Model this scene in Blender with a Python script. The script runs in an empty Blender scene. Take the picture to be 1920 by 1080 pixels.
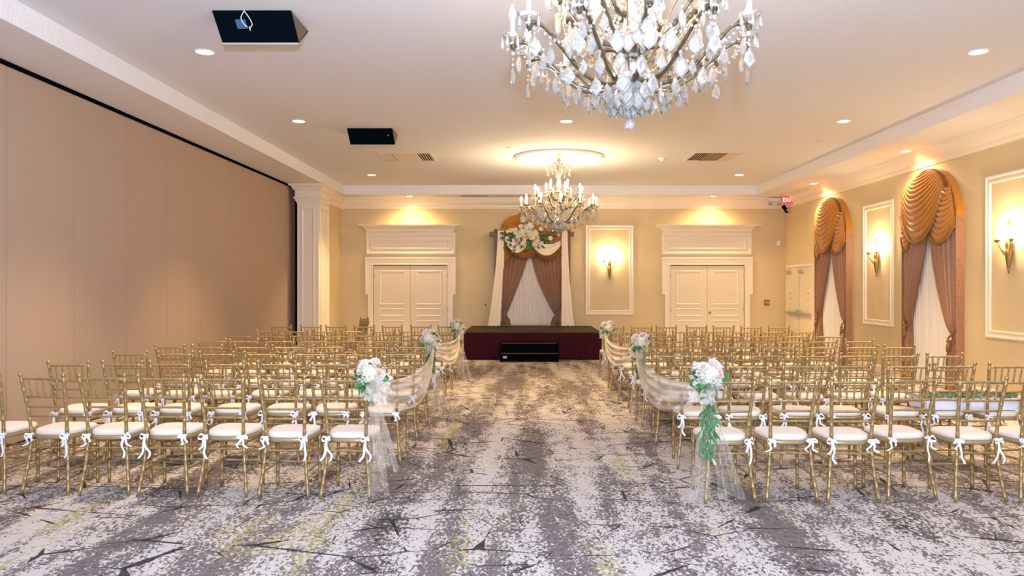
import bpy, math, random
from math import sin, cos, pi, radians as R
from mathutils import Vector, Matrix
random.seed(7)
SC = bpy.context.scene
COL = SC.collection
# ---------------------------------------------------------------- camera, world, lights, exposure
F = 1400.0
CAMZ = 1.58
cd = bpy.data.cameras.new('camera'); cam = bpy.data.objects.new('camera', cd); COL.objects.link(cam)
cam.location = (0, 0, CAMZ); cam.rotation_euler = (R(90), 0, 0)
cd.sensor_width = 36; cd.lens = F/1920*36; cd.shift_x = -20/1920; cd.shift_y = -3/1920
cd.clip_start = .05; cd.clip_end = 100
SC.camera = cam
SC.view_settings.view_transform = 'Standard'; SC.view_settings.look = 'None'
SC.view_settings.gamma = 1; SC.view_settings.use_curve_mapping = False
SC.view_settings.exposure = 0.50
w = bpy.data.worlds.new('world'); SC.world = w; w.use_nodes = True
w.node_tree.nodes['Background'].inputs[0].default_value = (.9, .85, .8, 1)
w.node_tree.nodes['Background'].inputs[1].default_value = .05
try:
    SC.cycles.transparent_max_bounces = 24
    SC.cycles.max_bounces = 10; SC.cycles.diffuse_bounces = 5; SC.cycles.transmission_bounces = 8; SC.cycles.glossy_bounces = 4
    SC.cycles.caustics_refractive = False; SC.cycles.caustics_reflective = False
    SC.cycles.sample_clamp_indirect = 6
except Exception: pass

WARM = (1.0, .70, .36); FLAME = (1.0, .76, .46); COOL = (.46, .64, 1.0)
SPOT_W = 150; SPOT_MAIN_W = 400; FLAME_W = 3.4
def light(name, kind, loc, energy, color, rot=(0, 0, 0), **kw):
    l = bpy.data.lights.new(name, kind); l.energy = energy; l.color = color
    for k, v in kw.items(): setattr(l, k, v)
    o = bpy.data.objects.new(name, l); COL.objects.link(o); o.location = loc; o.rotation_euler = rot
    return o
# the photographer's flash just over the camera, and an added, unseen cool fill light behind it
light('camera_flash', 'AREA', (.0, -.25, 1.98), 640, COOL, (R(150), 0, 0), size=.12)
light('cool_fill_from_behind', 'AREA', (1.0, -3.6, 2.3), 230, (.70, .80, 1.0), (R(97), 0, 0), shape='RECTANGLE', size=6.5, size_y=2.2)

# ---------------------------------------------------------------- materials
def mat(name, col=(.8, .8, .8), rough=.6, metal=0, bump=0, bscale=60, var=0, vscale=8, spec=.5, trans=0, ior=1.5, sheen=0, emis=None, est=0, stretch=None):
    m = bpy.data.materials.new(name); m.use_nodes = True
    nt = m.node_tree; N = nt.nodes; L = nt.links; b = N['Principled BSDF']
    b.inputs['Base Color'].default_value = (*col, 1); b.inputs['Roughness'].default_value = rough
    b.inputs['Metallic'].default_value = metal; b.inputs['Specular IOR Level'].default_value = spec
    b.inputs['Transmission Weight'].default_value = trans; b.inputs['IOR'].default_value = ior
    b.inputs['Sheen Weight'].default_value = sheen
    if emis: b.inputs['Emission Color'].default_value = (*emis, 1); b.inputs['Emission Strength'].default_value = est
    tc = N.new('ShaderNodeTexCoord'); src = tc.outputs['Object']
    if stretch:
        mp = N.new('ShaderNodeMapping'); mp.inputs['Scale'].default_value = stretch; L.new(src, mp.inputs[0]); src = mp.outputs[0]
    if bump:
        n = N.new('ShaderNodeTexNoise'); n.inputs['Scale'].default_value = bscale; n.inputs['Detail'].default_value = 3
        L.new(src, n.inputs['Vector']); bp = N.new('ShaderNodeBump'); bp.inputs['Strength'].default_value = bump
        bp.inputs['Distance'].default_value = .01
        L.new(n.outputs['Fac'], bp.inputs['Height']); L.new(bp.outputs[0], b.inputs['Normal'])
    if var:
        n = N.new('ShaderNodeTexNoise'); n.inputs['Scale'].default_value = vscale; n.inputs['Detail'].default_value = 4
        L.new(src, n.inputs['Vector']); r = N.new('ShaderNodeValToRGB')
        r.color_ramp.elements[0].position = .3; r.color_ramp.elements[1].position = .7
        r.color_ramp.elements[0].color = (*[c*(1-var) for c in col], 1); r.color_ramp.elements[1].color = (*[min(1, c*(1+var)) for c in col], 1)
        L.new(n.outputs['Fac'], r.inputs[0]); L.new(r.outputs[0], b.inputs['Base Color'])
    return m
M = {}
M['wall'] = mat('beige_wall_paint', (.66, .52, .30), .75, bump=.08, bscale=90, var=.02, vscale=2)
M['trim'] = mat('cream_trim_paint', (.84, .74, .58), .45)
M['door'] = mat('cream_door_paint', (.76, .65, .47), .45)
M['ceiling'] = mat('white_knockdown_plaster', (.78, .77, .78), .9, bump=.5, bscale=45)
M['beam'] = mat('rough_white_plaster', (.82, .79, .77), .9, bump=.9, bscale=38)
M['fabric_wall'] = mat('tan_partition_fabric', (.445, .325, .235), .95, bump=.25, bscale=260, var=.05, vscale=140)
M['black'] = mat('black_paint', (.004, .004, .005), .8, spec=.0)
M['dark'] = mat('near_black_lacquer', (.001, .004, .007), .8, spec=.02)
M['gold'] = mat('antique_gold_paint', (.42, .28, .115), .36, .5, bump=.15, bscale=120, var=.16, vscale=30)
M['goldseat'] = mat('gold_seat_board', (.43, .31, .15), .4, .35)
M['cushion'] = mat('ivory_cushion_cloth', (.86, .73, .58), .85, bump=.1, bscale=300, sheen=.2)
M['ribbon'] = mat('white_satin_ribbon', (.88, .86, .84), .5)
M['swag'] = mat('golden_swag_satin', (.52, .205, .022), .42, sheen=.25, bump=.05, bscale=200)
M['swagdark'] = mat('bronze_fringe', (.30, .135, .035), .7, bump=.6, bscale=220)
M['curtain'] = mat('bronze_brocade', (.38, .185, .09), .5, sheen=.3, bump=.3, bscale=70, var=.22, vscale=45)
M['sheer'] = mat('ivory_sheer_cloth', (.83, .76, .66), .8)
M['wood'] = mat('dark_walnut_stain', (.15, .062, .028), .5, bump=.1, var=.2, vscale=12, stretch=(8, 8, .6))
M['drape'] = mat('cream_chiffon_drape', (.92, .77, .58), .75)
M['stagetop'] = mat('worn_stage_deck', (.055, .038, .016), .65, bump=.3, bscale=20, spec=.08, var=.25, vscale=5)
M['skirt'] = mat('burgundy_stage_skirt', (.042, .001, .008), .8, spec=.2)
M['brass'] = mat('aged_brass', (.42, .28, .10), .32, .9, var=.15)
M['chgold'] = mat('gilded_chandelier_rod', (.92, .74, .42), .3, .25)
M['crystal'] = mat('clear_cut_crystal', (1, .95, .85), .04, trans=.80, ior=1.52, spec=.8)
M['clear'] = mat('clear_arm_glass', (1, .985, .94), .03, trans=1, ior=1.4)
M['candle'] = mat('ivory_candle_sleeve', (.92, .87, .74), .5)
M['flame'] = mat('candle_bulb_glow', (1, .9, .7), .4, emis=FLAME, est=230)
M['disc'] = mat('downlight_lens_glow', (1, 1, 1), .4, emis=(1, .90, .72), est=7)
M['white'] = mat('white_plastic', (.82, .80, .76), .4)
M['steel'] = mat('brushed_steel', (.55, .54, .52), .35, .9)
M['exitred'] = mat('lit_red_exit_face', (.7, .05, .05), .5, emis=(1, .05, .08), est=.6)
M['exittext'] = mat('lit_white_letters', (1, .6, .6), .5, emis=(1, .55, .5), est=1.6)
M['firered'] = mat('red_fire_pull', (.42, .10, .05), .4)
M['glassblue'] = mat('projector_port_glass', (.05, .13, .22), .12)
M['lip'] = mat('tan_ceiling_lip', (.52, .43, .35), .6)
M['grille'] = mat('grey_vent_metal', (.13, .095, .07), .5, .1)
M['ventcream'] = mat('cream_vent_metal', (.72, .62, .5), .5)
M['leaf'] = mat('fresh_green_leaf', (.05, .16, .035), .5, var=.3, vscale=25)
M['leafgrey'] = mat('olive_grey_leaf', (.20, .24, .13), .6, var=.25, vscale=20)
M['cream'] = mat('cream_petal', (.80, .76, .54), .7)
M['petalwhite'] = mat('white_petal', (.82, .79, .74), .7)
M['peach'] = mat('peach_petal', (.95, .62, .45), .6)
M['pink'] = mat('blush_pink_petal', (.95, .76, .66), .6)
M['orange'] = mat('orange_petal', (.85, .30, .10), .6)
M['card'] = mat('white_carton_board', (.86, .83, .86), .6)
M['label'] = mat('grey_sticker', (.45, .42, .40), .6)
def tulle(name, a, col=(.90, .80, .66), scale=22, st=(1, 1, .35)):
    m = bpy.data.materials.new(name); m.use_nodes = True; nt = m.node_tree; N = nt.nodes; L = nt.links
    b = N['Principled BSDF']; b.inputs['Base Color'].default_value = (*col, 1); b.inputs['Roughness'].default_value = .8
    tc = N.new('ShaderNodeTexCoord'); n = N.new('ShaderNodeTexNoise'); n.inputs['Scale'].default_value = scale; n.inputs['Detail'].default_value = 3
    mp = N.new('ShaderNodeMapping'); mp.inputs['Scale'].default_value = st
    L.new(tc.outputs['Object'], mp.inputs[0]); L.new(mp.outputs[0], n.inputs['Vector'])
    r = N.new('ShaderNodeMapRange'); r.inputs['From Min'].default_value = .35; r.inputs['From Max'].default_value = .7
    r.inputs['To Min'].default_value = a*.55; r.inputs['To Max'].default_value = min(1, a*1.55)
    L.new(n.outputs['Fac'], r.inputs['Value']); L.new(r.outputs[0], b.inputs['Alpha'])
    return m
M['tulle'] = tulle('ivory_tulle', .40); M['tulle_thin'] = tulle('thin_ivory_tulle', .24); M['tulle_swag'] = tulle('draped_ivory_tulle', .54, scale=9, st=(1, .06, 1))

def carpet():
    m = bpy.data.materials.new('abstract_streaked_carpet'); m.use_nodes = True; nt = m.node_tree; N = nt.nodes; L = nt.links
    b = N['Principled BSDF']; b.inputs['Roughness'].default_value = .95; b.inputs['Specular IOR Level'].default_value = .15
    tc = N.new('ShaderNodeTexCoord')
    def noise(sx, sy, scale, detail=3, off=0, rough=.5, dist=0):
        mp = N.new('ShaderNodeMapping'); mp.inputs['Scale'].default_value = (sx, sy, 1); mp.inputs['Location'].default_value = (off, off*1.7, 0)
        L.new(tc.outputs['Object'], mp.inputs[0])
        n = N.new('ShaderNodeTexNoise'); n.inputs['Scale'].default_value = scale; n.inputs['Detail'].default_value = detail
        n.inputs['Roughness'].default_value = rough; n.inputs['Distortion'].default_value = dist
        L.new(mp.outputs[0], n.inputs['Vector']); return n.outputs['Fac']
    def math_(op, a, b_=None, c=None):
        n = N.new('ShaderNodeMath'); n.operation = op
        for i, v in enumerate((a, b_, c)):
            if v is None: continue
            if isinstance(v, (int, float)): n.inputs[i].default_value = v
            else: L.new(v, n.inputs[i])
        return n.outputs[0]
    def step(v, t, wd=.01):
        n = N.new('ShaderNodeMapRange'); n.inputs['From Min'].default_value = t-wd; n.inputs['From Max'].default_value = t+wd
        L.new(v, n.inputs['Value']); return n.outputs[0]
    def mix(f, a, c):
        n = N.new('ShaderNodeMix'); n.data_type = 'RGBA'
        if isinstance(f, (int, float)): n.inputs[0].default_value = f
        else: L.new(f, n.inputs[0])
        for i, v in ((6, a), (7, c)):
            if isinstance(v, tuple): n.inputs[i].default_value = (*v, 1)
            else: L.new(v, n.inputs[i])
        return n.outputs[2]
    big = noise(1.0, .16, 2.6, 2, 3.1)
    streak = noise(1.0, .055, 3.4, 2, 12.3)
    mid = noise(1, .5, 9, 3, 9.0)
    fine = noise(1, .62, 46, 2, 5.0, .6, .8)
    v = math_('ADD', math_('ADD', math_('MULTIPLY', big, .90), math_('MULTIPLY', streak, .42)), math_('ADD', math_('MULTIPLY', mid, .52), math_('MULTIPLY', fine, 1.15)))
    creamm = step(v, 1.505, .018)
    fine2 = noise(1, .5, 40, 2, 15.0, .6, .8)
    gray = mix(step(fine2, .56, .02), (.195, .160, .148), (.135, .108, .095))
    col = mix(creamm, gray, (.62, .55, .48))
    edge = math_('SUBTRACT', step(v, 1.46, .018), creamm)
    col = mix(math_('MULTIPLY', edge, .4), col, (.15, .115, .075))
    yb = math_('ADD', math_('MULTIPLY', noise(1, .22, 2.6, 2, 33.0), .6), math_('MULTIPLY', noise(1, .08, 3.0, 1, 52.0), .4))
    yv = math_('ADD', yb, math_('MULTIPLY', noise(1, .6, 30, 2, 41.0, .6), .50))
    ym = step(yv, .885, .012)
    col = mix(math_('MULTIPLY', ym, .8), col, (.46, .36, .12))
    dv = math_('ADD', noise(1, .4, 2.4, 2, 71.0), math_('MULTIPLY', noise(1, .6, 38, 2, 77.0, .6), .7))
    col = mix(math_('MULTIPLY', step(dv, 1.05, .01), .85), col, (.055, .042, .035))
    def cracks(sx, sy, scale, off, wd, thr):
        mp = N.new('ShaderNodeMapping'); mp.inputs['Scale'].default_value = (sx, sy, 1); mp.inputs['Location'].default_value = (off, off, 0)
        mp.inputs['Rotation'].default_value = (0, 0, off*.1)
        L.new(tc.outputs['Object'], mp.inputs[0]); vo = N.new('ShaderNodeTexVoronoi'); vo.feature = 'DISTANCE_TO_EDGE'; vo.inputs['Scale'].default_value = scale
        vo.voronoi_dimensions = '2D'
        L.new(mp.outputs[0], vo.inputs['Vector'])
        n = noise(1, 1, 2.3, 2, off*3+2)
        wv = math_('MULTIPLY', math_('SUBTRACT', n, thr), wd)
        return math_('LESS_THAN', vo.outputs['Distance'], wv)
    c = math_('MAXIMUM', cracks(.50, 1.35, 1.9, 1.3, .16, .47), cracks(.75, .9, 2.3, 3.9, .16, .50))
    col = mix(math_('MULTIPLY', c, .92), col, (.026, .022, .024))
    L.new(col, b.inputs['Base Color'])
    bp = N.new('ShaderNodeBump'); bp.inputs['Strength'].default_value = .25; bp.inputs['Distance'].default_value = .004
    L.new(noise(1, 1, 400, 1, 0), bp.inputs['Height']); L.new(bp.outputs[0], b.inputs['Normal'])
    return m
M['carpet'] = carpet()

# ---------------------------------------------------------------- mesh helpers
class MB:
    def __init__(s): s.v = []; s.f = []
    def add(s, vs, fs):
        o = len(s.v); s.v += [tuple(p) for p in vs]; s.f += [tuple(i+o for i in f) for f in fs]; return s
    def box(s, x0, y0, z0, x1, y1, z1):
        x0, x1 = sorted((x0, x1)); y0, y1 = sorted((y0, y1)); z0, z1 = sorted((z0, z1))
        return s.add([(x0, y0, z0), (x1, y0, z0), (x1, y1, z0), (x0, y1, z0), (x0, y0, z1), (x1, y0, z1), (x1, y1, z1), (x0, y1, z1)],
                     [(0, 3, 2, 1), (4, 5, 6, 7), (0, 1, 5, 4), (1, 2, 6, 5), (2, 3, 7, 6), (3, 0, 4, 7)])
    def bbox(s, x0, y0, z0, x1, y1, z1, b=.006):       # box with chamfered edges
        x0, x1 = sorted((x0, x1)); y0, y1 = sorted((y0, y1)); z0, z1 = sorted((z0, z1))
        rings = []
        for z, i in ((z0, b), (z0+b, 0), (z1-b, 0), (z1, b)):
            rings.append([(x0+i+b*0, y0+i, z), (x1-i, y0+i, z), (x1-i, y1-i, z), (x0+i, y1-i, z)])
        o = len(s.v)
        for r in rings: s.v += r
        for k in range(3):
            for j in range(4): s.f.append((o+k*4+j, o+k*4+(j+1) % 4, o+k*4+4+(j+1) % 4, o+k*4+4+j))
        s.f.append((o+3, o+2, o+1, o)); s.f.append((o+12, o+13, o+14, o+15)); return s
    def tube(s, pts, rad, seg=8, cap=True):
        pts = [Vector(p) for p in pts]; n = len(pts)
        if not isinstance(rad, (list, tuple)): rad = [rad]*n
        o = len(s.v); up = Vector((.13, .21, 1)).normalized(); prev = None
        for i, p in enumerate(pts):
            t = (pts[min(i+1, n-1)]-pts[max(i-1, 0)]).normalized()
            a = (prev - t*prev.dot(t)) if prev is not None else (up.cross(t) if abs(up.dot(t)) < .97 else Vector((1, 0, 0)).cross(t))
            a.normalize(); prev = a; b = t.cross(a)
            for k in range(seg):
                th = 2*pi*k/seg; q = p + (a*cos(th)+b*sin(th))*rad[i]; s.v.append(tuple(q))
        for i in range(n-1):
            for k in range(seg):
                s.f.append((o+i*seg+k, o+i*seg+(k+1) % seg, o+(i+1)*seg+(k+1) % seg, o+(i+1)*seg+k))
        if cap:
            s.f.append(tuple(o+k for k in reversed(range(seg)))); s.f.append(tuple(o+(n-1)*seg+k for k in range(seg)))
        return s
    def lathe(s, prof, seg=16, c=(0, 0, 0), flute=None):
        o = len(s.v); n = len(prof)
        for i, (r, z) in enumerate(prof):
            for k in range(seg):
                th = 2*pi*k/seg; rr = r*(1+(flute*(k % 2) if flute else 0))
                s.v.append((c[0]+rr*cos(th), c[1]+rr*sin(th), c[2]+z))
        for i in range(n-1):
            for k in range(seg):
                s.f.append((o+i*seg+k, o+i*seg+(k+1) % seg, o+(i+1)*seg+(k+1) % seg, o+(i+1)*seg+k))
        return s
    def ball(s, c, r, seg=10, rings=6, sz=1):
        return s.lathe([(max(r*sin(pi*i/rings), 1e-4), -r*cos(pi*i/rings)*sz) for i in range(rings+1)], seg, c)
    def grid(s, fn, nu, nv):
        o = len(s.v)
        for j in range(nv+1):
            for i in range(nu+1): s.v.append(tuple(fn(i/nu, j/nv)))
        for j in range(nv):
            for i in range(nu):
                a = o+j*(nu+1)+i; s.f.append((a, a+1, a+nu+2, a+nu+1))
        return s
    def frame(s, x0, z0, x1, z1, prof, y=0):           # picture-frame moulding: prof = (inset, out)
        o = len(s.v)
        for ins, out in prof:
            s.v += [(x0+ins, y-out, z0+ins), (x1-ins, y-out, z0+ins), (x1-ins, y-out, z1-ins), (x0+ins, y-out, z1-ins)]
        for i in range(len(prof)-1):
            for k in range(4): s.f.append((o+i*4+k, o+i*4+(k+1) % 4, o+i*4+4+(k+1) % 4, o+i*4+4+k))
        return s
    def extrude(s, poly, a, b):                        # polygon list of 3D pts, extruded from +a to +b (vectors)
        o = len(s.v); n = len(poly); a = Vector(a); b = Vector(b)
        s.v += [tuple(Vector(p)+a) for p in poly] + [tuple(Vector(p)+b) for p in poly]
        for k in range(n): s.f.append((o+k, o+(k+1) % n, o+n+(k+1) % n, o+n+k))
        s.f.append(tuple(o+k for k in reversed(range(n)))); s.f.append(tuple(o+n+k for k in range(n))); return s
    def xf(s, mtx):
        s.v = [tuple(mtx @ Vector(p)) for p in s.v]; return s
    def mesh(s, name, m, smooth=False):
        me = bpy.data.meshes.new(name); me.from_pydata(s.v, [], s.f); me.validate()
        me.materials.append(M[m] if isinstance(m, str) else m)
        if smooth: me.polygons.foreach_set('use_smooth', [True]*len(me.polygons))
        me.update(); return me
    def build(s, name, m, parent=None, smooth=False, loc=None):
        o = bpy.data.objects.new(name, s.mesh(name, m, smooth)); COL.objects.link(o); o.parent = parent
        if loc is not None: o.location = loc
        return o
def inst(name, me, parent=None, loc=(0, 0, 0), rot=(0, 0, 0), sc=1):
    o = bpy.data.objects.new(name, me); COL.objects.link(o); o.parent = parent; o.location = loc; o.rotation_euler = rot
    o.scale = (sc, sc, sc) if isinstance(sc, (int, float)) else sc
    return o
def tag(o, label=None, cat=None, group=None, kind=None):
    if label: o['label'] = label
    if cat: o['category'] = cat
    if group: o['group'] = group
    if kind: o['kind'] = kind
    return o
def thing(name, label, cat, loc=(0, 0, 0), rz=0, group=None, kind=None):
    o = bpy.data.objects.new(name, None); COL.objects.link(o); o.location = loc; o.rotation_euler = (0, 0, rz); o.empty_display_size = .1
    return tag(o, label, cat, group, kind)
def struct(name, loc=(0, 0, 0), rz=0, label=None):
    return thing(name, label, None, loc, rz, kind='structure')
def kids(o, table):
    return table.get(o.name, [])
def copy_tree(o, parent=None):
    c = o.copy(); COL.objects.link(c); c.parent = parent
    for ch in o.children: copy_tree(ch, c)
    return c

# ---------------------------------------------------------------- room shell
YB = 18.67; XR = 6.55; XL = -5.05; YF = -4.2; ZC = 4.0; ZS = 3.78
WRB = -4.55        # back-left return wall
tag(MB().box(-5.4, YF-.1, -.12, 6.9, YB+.3, 0).build('floor', 'carpet'), 'grey and cream carpet with ochre patches and dark twig-like lines', kind='structure')
tag(MB().box(-4.7, YB, 0, XR+.15, YB+.15, 4.2).build('wall_back', 'wall'), 'beige end wall behind the stage', kind='structure')
tag(MB().box(XR, YF, 0, XR+.15, YB, 4.2).build('wall_right', 'wall'), 'beige side wall with arched curtained windows', kind='structure')
tag(MB().box(-5.2, YF-.15, 0, XR+.15, YF, 4.2).build('wall_front', 'wall'), kind='structure')
tag(MB().box(-4.70, 16.98, 0, WRB, YB, ZS).box(-5.2, 16.6, 0, -4.6, 16.98, ZS).build('wall_corner', 'wall'), 'beige return wall beside the pilaster', kind='structure')
# flat ceiling with two round recesses, lower soffit all around
CH = [(.64, 4.45), (.675, 13.94)]
HOLE = .53
def ceiling():
    mb = MB(); x0, x1, y0, y1 = -4.28, 5.62, YF, 17.85; h = .8; t = .0
    def rect(a, b, c, d): mb.box(a, b, ZC, c, d, ZC+.06)
    ys = y0
    for cx, cy in CH:
        rect(x0, ys, x1, cy-h); rect(x0, cy-h, cx-h, cy+h); rect(cx+h, cy-h, x1, cy+h); ys = cy+h
        n = 64; vs = []; fs = []
        for k in range(n):
            th = 2*pi*k/n; m_ = max(abs(cos(th)), abs(sin(th)))
            vs.append((cx+HOLE*cos(th), cy+HOLE*sin(th), ZC)); vs.append((cx+h*cos(th)/m_, cy+h*sin(th)/m_, ZC))
        for k in range(n):
            a = 2*k; b = 2*((k+1) % n); fs.append((a, b, b+1, a+1))
        mb.add(vs, fs)
    rect(x0, ys, x1, y1)
    return mb
c_ = tag(ceiling().build('ceiling', 'ceiling'), 'textured white tray ceiling with round medallions', kind='structure')
MB().box(-5.2, YF, ZS, -4.28, YB, ZC+.2).build('soffit', 'beam', c_)
MB().box(5.62, YF, ZS, XR+.1, YB, ZC+.2).build('soffit', 'beam', c_)
MB().box(-4.28, 17.85, ZS, 5.62, YB+.1, ZC+.2).build('soffit', 'beam', c_)
MB().box(-5.2, YF-.1, ZC+.2, 6.7, YB+.2, ZC+.25).build('roof_slab', 'beam', c_)
for i, (cx, cy) in enumerate(CH):
    mb = MB(); prof = [(.84, 0), (.845, -.012), (.835, -.03), (.80, -.035), (.79, -.05), (.765, -.055), (.75, -.035), (.72, -.03), (.70, -.012), (.60, -.012), (.575, -.02), (.55, -.026), (.53, -.012), (.53, .10), (.50, .12), (.3, .15), (.001, .16)]
    mb.lathe(prof, 72, (cx, cy, ZC)); mb.build('ceiling_medallion', 'ceiling', c_, smooth=True)

# operable partition along the left side
wl = struct('wall_left', label='tan fabric operable partition wall')
pitch = 1.105; y = 7.30
seams = []
while y > YF: y -= pitch
while y < 16.5: seams.append(y); y += pitch
for a, b in zip(seams, seams[1:]):
    MB().bbox(XL-.08, a+.004, .02, XL, b-.004, 3.74, .006).build('panel', 'fabric_wall', wl)
MB().bbox(XL-.08, seams[-1]+.004, .02, XL, 16.6, 3.74, .006).build('panel', 'fabric_wall', wl)
MB().box(XL-.13, YF, 0, XL-.085, 16.6, 3.78).build('backing', 'black', wl)
MB().box(XL-.08, YF, 3.742, XL+.02, 16.6, 3.782).build('track', 'black', wl)
MB().box(XL-.085, 16.6-.03, 0, XL+.06, 16.64, 3.76).build('end_seal', 'black', wl)

# pilaster and its capital
pl = struct('trim_1', label='fluted cream pilaster with stepped capital at end of the partition')
px0, px1, py0, py1 = -4.86, -4.40, 16.1, 17.0
MB().box(px0, py0, 0, px1, py1, 3.44).build('shaft', 'trim', pl)
MB().frame(px0+.09, .35, px1-.09, 3.28, [(0, 0), (0, .012), (.012, .018), (.03, .012), (.045, 0)], py0-.0005).build('shaft_moulding', 'trim', pl)
mo = MB().frame(-.34, .35, .34, 3.28, [(0, 0), (0, .012), (.012, .018), (.03, .012), (.045, 0)])
mo.xf(Matrix.Translation((px1+.0005, (py0+py1)/2, 0)) @ Matrix.Rotation(pi/2, 4, 'Z')); mo.build('shaft_moulding', 'trim', pl)
def cap_rings(mb, rings, x0, y0, x1, y1):
    o = len(mb.v)
    for out, z in rings: mb.v += [(x0-out, y0-out, z), (x1+out, y0-out, z), (x1+out, y1+out, z), (x0-out, y1+out, z)]
    for i in range(len(rings)-1):
        for k in range(4): mb.f.append((o+i*4+k, o+i*4+(k+1) % 4, o+i*4+4+(k+1) % 4, o+i*4+4+k))
    mb.f.append(tuple(o+len(rings)*4-4+k for k in range(4)))
    return mb
cap_rings(MB(), [(0, 3.38), (.012, 3.38), (.012, 3.40), (.03, 3.42), (.05, 3.47), (.075, 3.485), (.075, 3.50), (.04, 3.50), (.04, 3.64), (.07, 3.66), (.08, 3.69), (.12, 3.735), (.15, 3.745), (.15, 3.78)], px0, py0, px1, py1-.15).build('capital', 'trim', pl)
cap_rings(MB(), [(.04, 0), (.04, .16), (.02, .19), (0, .2)], px0, py0, px1, py1-.05).build('base', 'trim', pl)

# crown mouldings: profile (out, z)
CR = [(0, 3.52), (.018, 3.52), (.022, 3.545), (.035, 3.56), (.038, 3.60), (.06, 3.62), (.10, 3.66), (.125, 3.71), (.13, 3.735), (.165, 3.745), (.17, 3.78), (0, 3.78)]
def run(prof, axis, pos, a, b, sgn):
    if axis == 'x': poly = [(0, pos+sgn*o, z) for o, z in prof]; return MB().extrude(poly, (a, 0, 0), (b, 0, 0))
    poly = [(pos+sgn*o, 0, z) for o, z in prof]; return MB().extrude(poly, (0, a, 0), (0, b, 0))
tag(run(CR, 'x', YB, WRB, XR, -1).build('trim_2', 'trim'), 'cream crown moulding over the stage wall', kind='structure')
tag(run(CR, 'y', XR, YF, YB, -1).build('trim_3', 'trim'), 'cream crown moulding above the arched windows', kind='structure')
tag(run(CR, 'y', WRB, 16.98, YB, 1).build('trim_4', 'trim'), 'short crown moulding beside the pilaster', kind='structure')
BBP = [(0, 0), (.018, 0), (.018, .11), (.008, .14), (0, .14)]
tag(run(BBP, 'y', XR, YF, 16.78, -1).build('baseboard_right', 'trim'), 'cream baseboard', kind='structure')
b_ = MB(); 
for a, b in ((WRB, -3.96), (-1.64, 3.42), (5.78, XR)):
    b_.extrude([(0, YB-o, z) for o, z in BBP], (a, 0, 0), (b, 0, 0))
tag(b_.build('baseboard_back', 'trim'), 'cream baseboard behind the chairs', kind='structure')

# wall panel frames
PR = [(0, 0), (0, .022), (.012, .03), (.03, .03), (.04, .018), (.075, .014), (.08, .026), (.10, .026), (.108, 0)]
def panel_frame(name, loc, rz, w_, z0, z1, label):
    o = MB().frame(-w_/2, z0, w_/2, z1, PR).build(name, 'trim'); o.location = loc; o.rotation_euler = (0, 0, rz)
    return tag(o, label, kind='structure')
panel_frame('trim_5', (2.17, YB, 0), 0, 1.20, .87, 3.11, 'cream panel moulding around the stage wall sconce')
panel_frame('trim_6', (XR, 13.75, 0), -pi/2, 1.16, .86, 3.12, 'cream panel moulding between the two arched windows')
panel_frame('trim_7', (XR, 9.96, 0), -pi/2, 1.16, .86, 3.12, 'cream panel moulding nearest the camera')

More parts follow.
